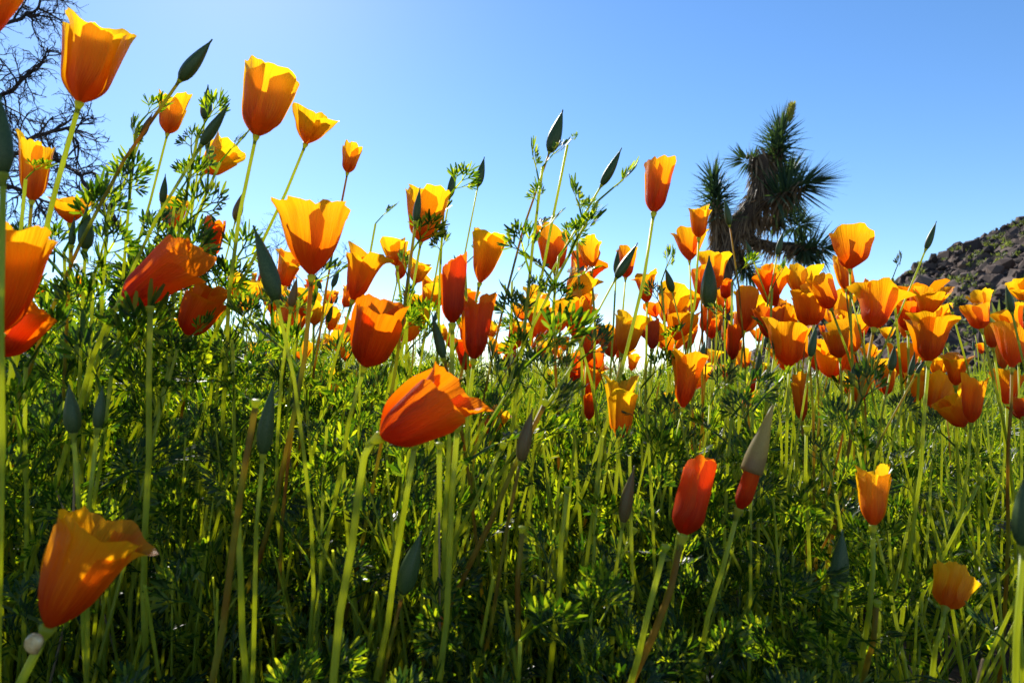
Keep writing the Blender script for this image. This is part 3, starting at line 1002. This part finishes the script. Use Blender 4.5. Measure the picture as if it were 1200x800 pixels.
LEAFY = [
 (160, 150, 150, 260, 0.50, 8, 0.040, 'leafy stem of narrow green fingers under the stubby brown bud'),
 (232, 158, 212, 260, 0.48, 10, 0.042, 'dense feathery leaf spray wrapping the fat slanting bud'),
 (258, 190, 215, 290, 0.50, 8, 0.044, 'sunlit leaf spray hanging over the half hidden yellow poppy'),
 (205, 235, 196, 330, 0.52, 8, 0.042, 'leaf spray screening the orange poppy below the stubby bud'),
 (128, 240, 120, 350, 0.46, 8, 0.044, 'dark leaf spray beside the wide scalloped poppy'),
 (75, 295, 80, 400, 0.46, 10, 0.046, 'bright leaf spray below the twin dark buds'),
 (110, 320, 104, 420, 0.45, 10, 0.05, 'yellow green lacy leaves below the taller twin bud'),
 (30, 210, 20, 330, 0.42, 5, 0.03, 'small leaf tuft by the golden scalloped cup'),
 (205, 330, 196, 430, 0.5, 9, 0.046, 'dark leaf spray behind the tipped deep orange poppy'),
 (260, 330, 250, 430, 0.55, 7, 0.044, 'leaf spray right of the leaning dark poppy'),
 (636, 195, 612, 400, 0.47, 14, 0.034, 'tall feathery leaf stem carrying the tall green bud'),
 (700, 236, 625, 380, 0.48, 11, 0.040, 'leaning feathery leaf stem ending in a slanting bud'),
 (655, 300, 640, 420, 0.5, 9, 0.04, 'dark leafy stem at the foot of the feathery pair'),
 (520, 240, 515, 350, 0.55, 9, 0.034, 'leaf spray over the small yellow poppies'),
 (480, 300, 476, 400, 0.53, 9, 0.034, 'leaf tuft in front of the small golden poppies'),
 (545, 310, 548, 400, 0.60, 6, 0.036, 'thin leaf spray under the pale golden poppy'),
 (665, 170, 640, 300, 0.50, 1, 0.012, 'tiny leaf on the reddish bud stem'),
 (440, 262, 425, 350, 0.62, 4, 0.032, 'dark leaf tip behind the big open poppy'),
 (1046, 326, 1052, 400, 0.60, 5, 0.028, 'small dark leaf tuft above the V shaped poppy'),
 (905, 338, 902, 400, 0.62, 5, 0.028, 'small leaf tuft below the thin lit bud'),
 (858, 330, 856, 400, 0.65, 5, 0.03, 'leaf tuft beside the tree trunk'),
 (675, 265, 680, 380, 0.6, 6, 0.03, 'thin leaf spray below the slanting bud'),
 (775, 330, 780, 400, 0.66, 6, 0.03, 'leaf spray beneath the curved thin bud'),
 (600, 330, 600, 420, 0.6, 7, 0.034, 'leaf spray between the pale poppy and feathery stem'),
 (610, 435, 560, 520, 0.42, 10, 0.045, 'dark leaning leaf spray above the brown and orange bud'),
 (670, 430, 610, 520, 0.44, 9, 0.045, 'dark arching leaf spray left of the gold trumpet'),
 (930, 650, 926, 730, 0.48, 6, 0.036, 'shaded fan leaves left of the green bud'),
 (945, 700, 940, 780, 0.46, 7, 0.036, 'shaded fan leaves under the green bud'),
 (1020, 640, 1040, 720, 0.46, 6, 0.034, 'fan leaves around the golden tube poppy stem'),
 (1195, 720, 1200, 800, 0.34, 8, 0.042, 'blurred grey green leaf spray over the bare soil'),
 (680, 745, 690, 800, 0.36, 6, 0.04, 'fan leaves at the foot of the leaning stalk'),
 (610, 750, 606, 800, 0.34, 6, 0.04, 'bright lobed leaves at the foot of the rimmed stalk'),
 (130, 440, 120, 520, 0.4, 9, 0.05, 'dark leaf clump behind the thick lit stem'),
 (30, 430, 30, 560, 0.38, 10, 0.05, 'dark leaf clump below the deep orange tucked poppy'),
 (350, 350, 340, 450, 0.55, 8, 0.042, 'bright leaf spray under the big open poppy'),
]
for i, (tx, ty, lx, ly, d, n, s, lab) in enumerate(LEAFY):
    leafy_stem(at(tx, ty, d), at(lx, ly, d + 0.01), lab, max(1, int(n * 0.72)), s * 1.15, seed=i, span=0.05 + 0.011 * n)

def near(px, py):
    return drift(px, py).replace('behind', 'near')


# more leafy stems through the meadow, told apart only by their place
rs = random.Random(5)
cnt = 0
for _ in range(4000):
    if cnt >= 130: break
    px = rs.uniform(-40, 1240); d = rs.uniform(0.42, 1.2)
    top_y = 330 if px < 330 else (400 if px < 700 else 455)
    py = rs.uniform(top_y, top_y + 170)
    P = at(px, py, d)
    hh = P.z - height(P.x, P.y)
    if hh < 0.08 or hh > 0.36: continue
    ls = rs.uniform(0.034, 0.05)
    word = ('low' if hh < 0.16 else 'tall' if hh > 0.25 else 'middling') + (' broad' if ls > 0.043 else ' fine')
    leafy_stem(P, P + Vector((rs.gauss(0, 0.05), rs.gauss(0, 0.05), -hh)), '%s leaved green feathery stem %s' % (word, near(px, py)), 6, ls,
               group='leaf stems %s' % near(px, py), seed=300 + cnt, span=0.13, rad=0.0012)
    cnt += 1


LOWF = [((h[0] + h[2]) / 2, (h[1] + h[3]) / 2, h[4] * 0.5 + 55, h[5] + 0.03) for h in HERO if h[1] > 480] + [(885, 540, 80, 0.4), (735, 580, 60, 0.42), (985, 655, 60, 0.42)]


def foliage(name, temps, n, dmin, dmax, size, label, seed, pw=1.0):
    g = np.random.default_rng(seed)
    Vs, Qs, off = [], [], 0
    k = 0
    while k < n:
        d = dmin + (dmax - dmin) * g.random() ** pw
        x = (g.random() * 2 - 1) * (0.22 + 0.86 * d)
        gh = height(x, d)
        hm = 0.25 + 0.10 * sstep(0.05, -0.45, x / max(d, 0.3)) - 0.05 * sstep(0.0, 0.6, x / max(d, 0.3))
        hm *= 1 - 0.3 * sstep(1.0, 2.0, d)
        if d < 0.5: hm = min(hm, 0.16 + 0.12 * sstep(0.3, 0.5, d))
        # thin and bare patches of soil
        dens = 0.5 + 0.5 * noise.noise(Vector((x * 5.0, d * 5.0, 9.1)))
        bare = sstep(0.16, 0.34, x) * (1 - sstep(0.75, 1.0, d))
        if g.random() < bare * 0.9 or g.random() > 0.35 + dens: continue
        z = gh + hm * (g.random() ** 1.25) * (0.6 + 0.6 * dens)
        if d < 0.6 and any(d < hd and math.hypot(600 + x / d * FPX - hx, 450 - (z + 0.02 - CAM_Z) / d * FPX - hy) < hr for hx, hy, hr, hd in LOWF): continue
        a = g.random() * 6.283
        el = 0.2 + 1.1 * g.random()
        dv = Vector((math.cos(a) * math.cos(el), math.sin(a) * math.cos(el), math.sin(el)))
        m = np.array(leaf_matrix(Vector((x, d, z)), dv, size * (0.6 + 0.8 * g.random()) * (0.66 + 0.34 * sstep(0.35, 0.6, d)), g.random() * 6.28 - 3.14))
        V, Q = temps[int(g.integers(len(temps)))]
        Vs.append(V @ m[:3, :3].T + m[:3, 3]); Qs.append(Q + off); off += len(V)
        k += 1
    o = link(name, big_mesh(name, np.concatenate(Vs), np.concatenate(Qs)), M['leaf'])
    return tag(o, label, 'foliage', kind='stuff')


foliage('poppy_foliage', LT0, 8600, 0.30, 1.05, 0.049, 'dense finely cut green poppy leaves filling the near meadow', 1)
foliage('poppy_foliage', LT1, 19000, 0.85, 3.1, 0.050, 'finely cut green poppy leaves filling the meadow up to its crest', 2, 0.8)

# thin stalks among the leaves
def stalks(n, seed, name='poppy_stems', mat='stem', label='tangle of thin green poppy stems among the leaves', thin=1.0, lean=1.0):
    g = random.Random(seed)
    V, F = [], []
    for _ in range(n):
        d = 0.45 + 2.0 * g.random() ** 1.5
        x = g.uniform(-1, 1) * (0.2 + 0.85 * d)
        h0 = height(x, d)
        if x > 0.12 and d < 0.85 and g.random() < 0.7: continue
        L = g.uniform(0.14, 0.29) * (0.85 if x > 0.2 else 1)
        p0 = Vector((x, d, h0 - 0.004))
        p2 = p0 + Vector((g.gauss(0.01, 0.045 * lean), g.gauss(0, 0.045 * lean), L))
        p1 = p0.lerp(p2, 0.5) + Vector((g.gauss(0, 0.02), g.gauss(0, 0.02), 0))
        r = g.uniform(0.0007, 0.0014) * thin
        v, f = tube(bez(p0, p1, p2, 3), [r * 1.2, r * 1.1, r, r * 0.8], 5, False)
        b = len(V)
        V += v; F += [tuple(b + q for q in t) for t in f]
    o = link(name, new_mesh(name, V, F), M[mat])
    tag(o, label, 'stems', kind='stuff')


stalks(5200, 3)
stalks(160, 9, 'dry_stems', 'dry', 'thin dry straw coloured stems scattered through the green', 0.6, 2.2)

# fallen petals on the soil
for i, (px, py, d) in enumerate(((312, 770, 0.62), (512, 768, 0.66), (765, 788, 0.62), (905, 742, 0.74), (888, 690, 0.86), (970, 760, 0.7))):
    P = at(px, py, d); P.z = height(P.x, P.y) + 0.004
    o = link('fallen_petal', petal_mesh('open', 0.024, 0.04, 0, 700 + i, 7, 7), M['deep'])
    o.location = P
    o.rotation_euler = (R(70), 0.2 * i, i * 1.3)
    tag(o, 'fallen deep orange poppy petal lying on dark soil among leaves', 'petal', 'fallen petals on the soil')

# ------------------------------------------------------------------ shaggy joshua tree
def blade(V, Q, p, dv, L, w, droop=0.0, twist=0.0):
    y = dv.normalized()
    ref = Vector((0, 0, 1)) if abs(y.z) < 0.95 else Vector((1, 0, 0))
    x = y.cross(ref).normalized()
    z = x.cross(y)
    x = (x * math.cos(twist) + z * math.sin(twist))
    b = len(V)
    for t, k in ((0, 0.9), (0.35, 1.0), (1.0, 0.06)):
        c = p + y * (L * t) + Vector((0, 0, -droop * L * t * t))
        V.append(c + x * w * k); V.append(c - x * w * k)
    Q.append((b, b + 1, b + 3, b + 2)); Q.append((b + 2, b + 3, b + 5, b + 4))


def joshua(D):
    px = D / FPX
    foot = at(846, 400, D); foot.z = height(foot.x, foot.y) - 0.1
    root = empty('joshua_tree', foot, 'shaggy joshua tree with spiky leaf heads beyond the poppies', 'tree')
    J = lambda x, y, dd=0.0: at(x, y, D + dd)
    limbs = [
        [foot, J(843, 340), J(844, 318), J(846, 292), J(858, 272), J(872, 256), J(885, 238), J(893, 216), J(893, 198), J(888, 184)],
        [J(846, 292), J(842, 275, -0.05), J(841, 258, -0.1), J(839, 240, -0.1)],
        [J(890, 226), J(900, 206, 0.1), J(907, 190, 0.1), J(911, 176, 0.1)],
        [J(886, 240), J(905, 236, -0.2), J(922, 228, -0.3), J(935, 219, -0.35)],
        [J(868, 268), J(884, 284, 0.1), J(905, 289, 0.2), J(930, 289, 0.2), J(955, 291, 0.2)],
        [J(880, 262, 0.1), J(898, 260, 0.3), J(915, 256, 0.4)],
        [J(860, 290, 0.1), J(868, 306, 0.1), J(876, 314, 0.1)],
    ]
    rad = [0.15, 0.07, 0.075, 0.07, 0.065, 0.065, 0.05]
    g = random.Random(11)
    dead = []
    for li, pl in enumerate(limbs):
        fine = []
        for a, b in zip(pl[:-1], pl[1:]):
            n = 4
            for i in range(n): fine.append(a.lerp(b, i / n))
        fine.append(pl[-1])
        rr = [rad[li] * (1.15 - 0.35 * i / len(fine)) * g.uniform(0.88, 1.12) for i in range(len(fine))]
        me = new_mesh('limb', *tube([p - foot for p in fine], rr, 9))
        link('trunk' if li == 0 else 'branch', me, M['bark'], root)
        # dead leaves hanging down the limb
        V, Q = [], []
        for i, p in enumerate(fine):
            if p.z < at(0, 345, D).z: continue
            a = fine[max(0, i - 1)]; b = fine[min(len(fine) - 1, i + 1)]
            t = (b - a).normalized()
            for _ in range(26 if p.z > at(0, 300, D).z else 9):
                q = Vector((g.gauss(0, 1), g.gauss(0, 1), g.gauss(0, 1)))
                q = (q - t * q.dot(t)).normalized()
                base = p + q * rr[i] * 0.85 + t * g.uniform(-0.12, 0.12)
                dv = -t * g.uniform(0.3, 1.0) + q * g.uniform(0.2, 1.0) + Vector((0, 0, -0.55))
                blade(V, Q, base - foot, dv, g.uniform(0.10, 0.25), g.uniform(0.008, 0.014), 0.3, g.uniform(-1, 1))
        if V:
            o = link('dead_leaf_skirt', big_mesh('dead_leaf_skirt', np.array([tuple(v) for v in V]), np.array(Q), False), M['dead_leaf'], root)
            o['kind'] = 'stuff'
    heads = [
        (839, 232, -0.1, (-0.05, 0, 1), 1.0), (836, 216, -0.1, (-0.15, 0, 1), 0.75), (909, 178, 0.1, (0.1, 0, 1), 0.95), (914, 160, 0.1, (0.2, 0, 1), 0.9),
        (938, 218, -0.35, (0.8, -0.3, 0.3), 1.2), (926, 206, 0.2, (0.6, 0.4, 0.7), 0.9), (962, 290, 0.2, (1, 0, 0.05), 0.95),
        (920, 252, 0.4, (0.8, 0.2, 0.5), 0.8), (872, 188, 0.1, (-0.9, 0.2, 0.3), 0.5), (940, 262, 0.5, (0.7, 0.3, 0.3), 0.7),
        (877, 316, 0.1, (0.6, -0.1, -0.5), 0.6), (946, 296, 0.1, (0.5, -0.4, -0.6), 0.7),
    ]
    for (hx, hy, dd, ax, s) in heads:
        c = J(hx, hy, dd)
        ax = Vector(ax).normalized()
        V, Q = [], []
        n = int(170 * s)
        for i in range(n):
            t = (i + 0.5) / n
            a = i * 2.39996
            f = frame(ax)
            th = 0.12 + 1.75 * t ** 0.85
            dloc = Vector((math.sin(th) * math.cos(a), math.sin(th) * math.sin(a), math.cos(th)))
            dv = (f.to_3x3() @ dloc)
            dv = dv + Vector((g.gauss(0, .09), g.gauss(0, .09), g.gauss(0, .09)))
            base = c + ax * (0.10 - 0.38 * t) * s + dv * 0.04
            blade(V, Q, base - foot, dv, g.uniform(0.28, 0.46) * s ** 0.7, 0.013, 0.08, g.uniform(-0.6, 0.6))
        o = link('leaf_head', big_mesh('leaf_head', np.array([tuple(v) for v in V]), np.array(Q), False), M['dagger'], root)
        o['kind'] = 'stuff'
    # budding flower spike at the very top
    c = J(924, 134, 0.1)
    V, Q = [], []
    for i in range(90):
        t = i / 90
        a = i * 2.4
        p = c + Vector((0.05 * t, 0, -0.10 + 0.20 * t))
        dv = Vector((math.cos(a), math.sin(a), 0.5 + t))
        blade(V, Q, p - foot, dv, 0.11 * (1.1 - 0.5 * abs(t - 0.6)), 0.02, 0, 0.3)
    link('flower_spike', big_mesh('flower_spike', np.array([tuple(v) for v in V]), np.array(Q), False), M['joshua_bud'], root)
    link('spike_stem', new_mesh('spike_stem', *tube([J(913, 166, 0.1) - foot, J(918, 150, 0.1) - foot, J(924, 134, 0.1) - foot], [0.035, 0.03, 0.025], 7)), M['joshua_bud'], root)


joshua(9.0)

# ------------------------------------------------------------------ bare shrubs
def grow(g, V, F, p, dv, L, r, lvl, droop=0.0, sides=4, kids=3, wig=0.35):
    n = 4
    pts = [p]
    d = dv.normalized()
    for i in range(n):
        d = (d + Vector((g.gauss(0, wig), g.gauss(0, wig), g.gauss(0, wig) - droop)) * 0.5).normalized()
        pts.append(pts[-1] + d * (L / n))
    v, f = tube(pts, [r * (1 - 0.12 * i) for i in range(n + 1)], sides, False)
    b = len(V)
    V += v; F += [tuple(b + q for q in t) for t in f]
    if lvl > 0:
        for i in range(kids + (1 if g.random() < 0.5 else 0)):
            q = pts[g.randint(1, n)]
            side = Vector((g.gauss(0, 1), g.gauss(0, 1), g.gauss(0, 1)))
            side = (side - d * side.dot(d)).normalized()
            grow(g, V, F, q, d * 0.75 + side * g.uniform(0.5, 1.0), L * g.uniform(0.5, 0.75), r * 0.62, lvl - 1, droop, sides, kids, wig)


def bare_shrub(name, foot, limbs, label, mat, seed, lvl, r0, L, kids=3, droop=0.0, cat='shrub', group=None, every=3):
    g = random.Random(seed)
    root = empty(name, foot, label, cat, group)
    tv, tf = [], []
    for li, pl in enumerate(limbs):
        fine = []
        for a, b in zip(pl[:-1], pl[1:]):
            for i in range(4):
                q = a.lerp(b, i / 4)
                fine.append(q + Vector((g.gauss(0, 1), g.gauss(0, 1), g.gauss(0, 1))) * (b - a).length * 0.04 if i else q)
        fine.append(pl[-1])
        fine = [p - foot for p in fine]
        m = len(fine)
        link('branch' if li else 'trunk', new_mesh('branch', *tube(fine, [r0 * (1.0 - 0.75 * i / m) * (1 if li == 0 else 0.75) for i in range(m)], 7)), mat, root)
        for i in range(2, m):
            if i % every: continue
            t = (fine[i] - fine[i - 1]).normalized()
            for _ in range(2):
                side = Vector((g.gauss(0, 1), g.gauss(0, 1), g.gauss(0, 1))).normalized()
                grow(g, tv, tf, fine[i], t * 0.6 + side, L * g.uniform(0.6, 1.2), r0 * 0.28, lvl, droop, 4, kids)
    o = link('twigs', new_mesh('twigs', tv, tf), mat, root)
    o['kind'] = 'stuff'
    return root


D = 3.4
ft = at(60, 420, D); ft.z = height(ft.x, ft.y) - 0.02
bare_shrub('bare_shrub', ft, [
    [ft, at(20, 330, D), at(-30, 210, D), at(-60, 90, D), at(-70, -40, D)],
    [ft, at(140, 330, D), at(155, 285, D - 0.1), at(110, 240, D - 0.2), at(95, 205, D - 0.2), at(72, 190, D - 0.2)],
    [at(-20, 240, D), at(10, 190, D + 0.1), at(45, 158, D), at(78, 150, D), at(92, 170, D)],
    [at(-45, 150, D), at(-10, 120, D), at(20, 100, D), at(45, 80, D)],
    [at(-62, 80, D), at(-20, 50, D), at(15, 25, D), at(45, 10, D)],
    [at(-30, 210, D), at(0, 215, D - 0.1), at(30, 225, D - 0.1), at(50, 235, D - 0.1)],
    [at(-65, 20, D), at(-20, -10, D), at(20, -30, D), at(50, -40, D)],
], 'dark leafless shrub with tangled twigs behind the tall poppies', M['twig'], 3, 3, 0.022, 0.17, 3, 0.05, every=2)

SHR = [(345, 330, 6.0, 'grey bare shrub rising behind the big open poppy', 1.0), (225, 425, 5.0, 'grey bare shrub low behind the leaning dark poppy', 0.6),
       (655, 420, 6.0, 'grey bare shrub low behind the feathery leaf stems', 0.7)]
for i, (x, y, D, lab, s) in enumerate(SHR):
    top = at(x, y - 55 * s, D)
    ft = Vector((top.x, top.y, height(top.x, top.y) - 0.03))
    lm = []
    for k in range(6):
        e = top + Vector(((k - 2.5) * 0.14, (k % 3 - 1) * 0.2, -0.08 * abs(k - 2.5)))
        lm.append([ft, ft.lerp(e, 0.4) + Vector((0, 0, 0.05)), ft.lerp(e, 0.75), e])
    bare_shrub('desert_shrub', ft, lm, lab, M['twig_grey'], 20 + i, 2, 0.013, 0.26, 3, every=3)


def leafy_bush(foot, w, h, label, seed, n, name='desert_bush'):
    g = random.Random(seed)
    root = empty(name, foot, label, 'bush')
    V, Q = [], []
    for _ in range(n):
        a = g.uniform(0, 6.28); e = g.uniform(0, 1) ** 0.5
        rr = w * g.uniform(0.3, 1) ** 0.5
        p = Vector((math.cos(a) * rr * e, math.sin(a) * rr * e, h * g.uniform(0.1, 1) * (1 - 0.5 * e * e)))
        blade(V, Q, p, Vector((g.gauss(0, 0.5), g.gauss(0, 0.5), 1)), h * g.uniform(0.08, 0.2), h * 0.012, 0.1, g.uniform(-1, 1))
    link('foliage', big_mesh('foliage', np.array([tuple(v) for v in V]), np.array(Q), False), M['scrub'], root)['kind'] = 'stuff'
    sv, sf = [], []
    for _ in range(7):
        grow(g, sv, sf, Vector((0, 0, -0.03)), Vector((g.gauss(0, .6), g.gauss(0, .6), 1)), h * 0.7, h * 0.018, 1)
    link('branches', new_mesh('branches', sv, sf), M['twig'], root)


P = at(1188, 420, 9.0); P.z = height(P.x, P.y)
leafy_bush(P, 0.45, at(1188, 360, 9.0).z - P.z, 'yellow green bush at the foot of the rocky hill', 4, 900)
# little plants on the hill's skyline
px, py = 1196, 262
best = None
for dd in np.linspace(40, 85, 60):
    x = (px - 600) / FPX * dd
    y = dd
    a = (hill_h(x, y) - CAM_Z) / dd
    if best is None or a > best[0]: best = (a, x, y)
_, x, y = best
P = Vector((x, y, hill_h(x, y) - 0.05))
root = empty('distant_yucca', P, 'tiny dark spiky plant on the rocky hill skyline', 'plant')
V, Q = [], []
g = random.Random(2)
for i in range(40):
    a = i * 2.4
    blade(V, Q, Vector((0, 0, 0.9)), Vector((math.cos(a), math.sin(a), g.uniform(-0.2, 1.5))), 0.6, 0.03)
link('leaf_head', big_mesh('leaf_head', np.array([tuple(v) for v in V]), np.array(Q), False), M['dagger'], root)
link('trunk', new_mesh('trunk', *tube([Vector((0, 0, -0.1)), Vector((0.02, 0, 0.5)), Vector((0, 0, 1.0))], [0.12, 0.1, 0.1], 7)), M['bark'], root)
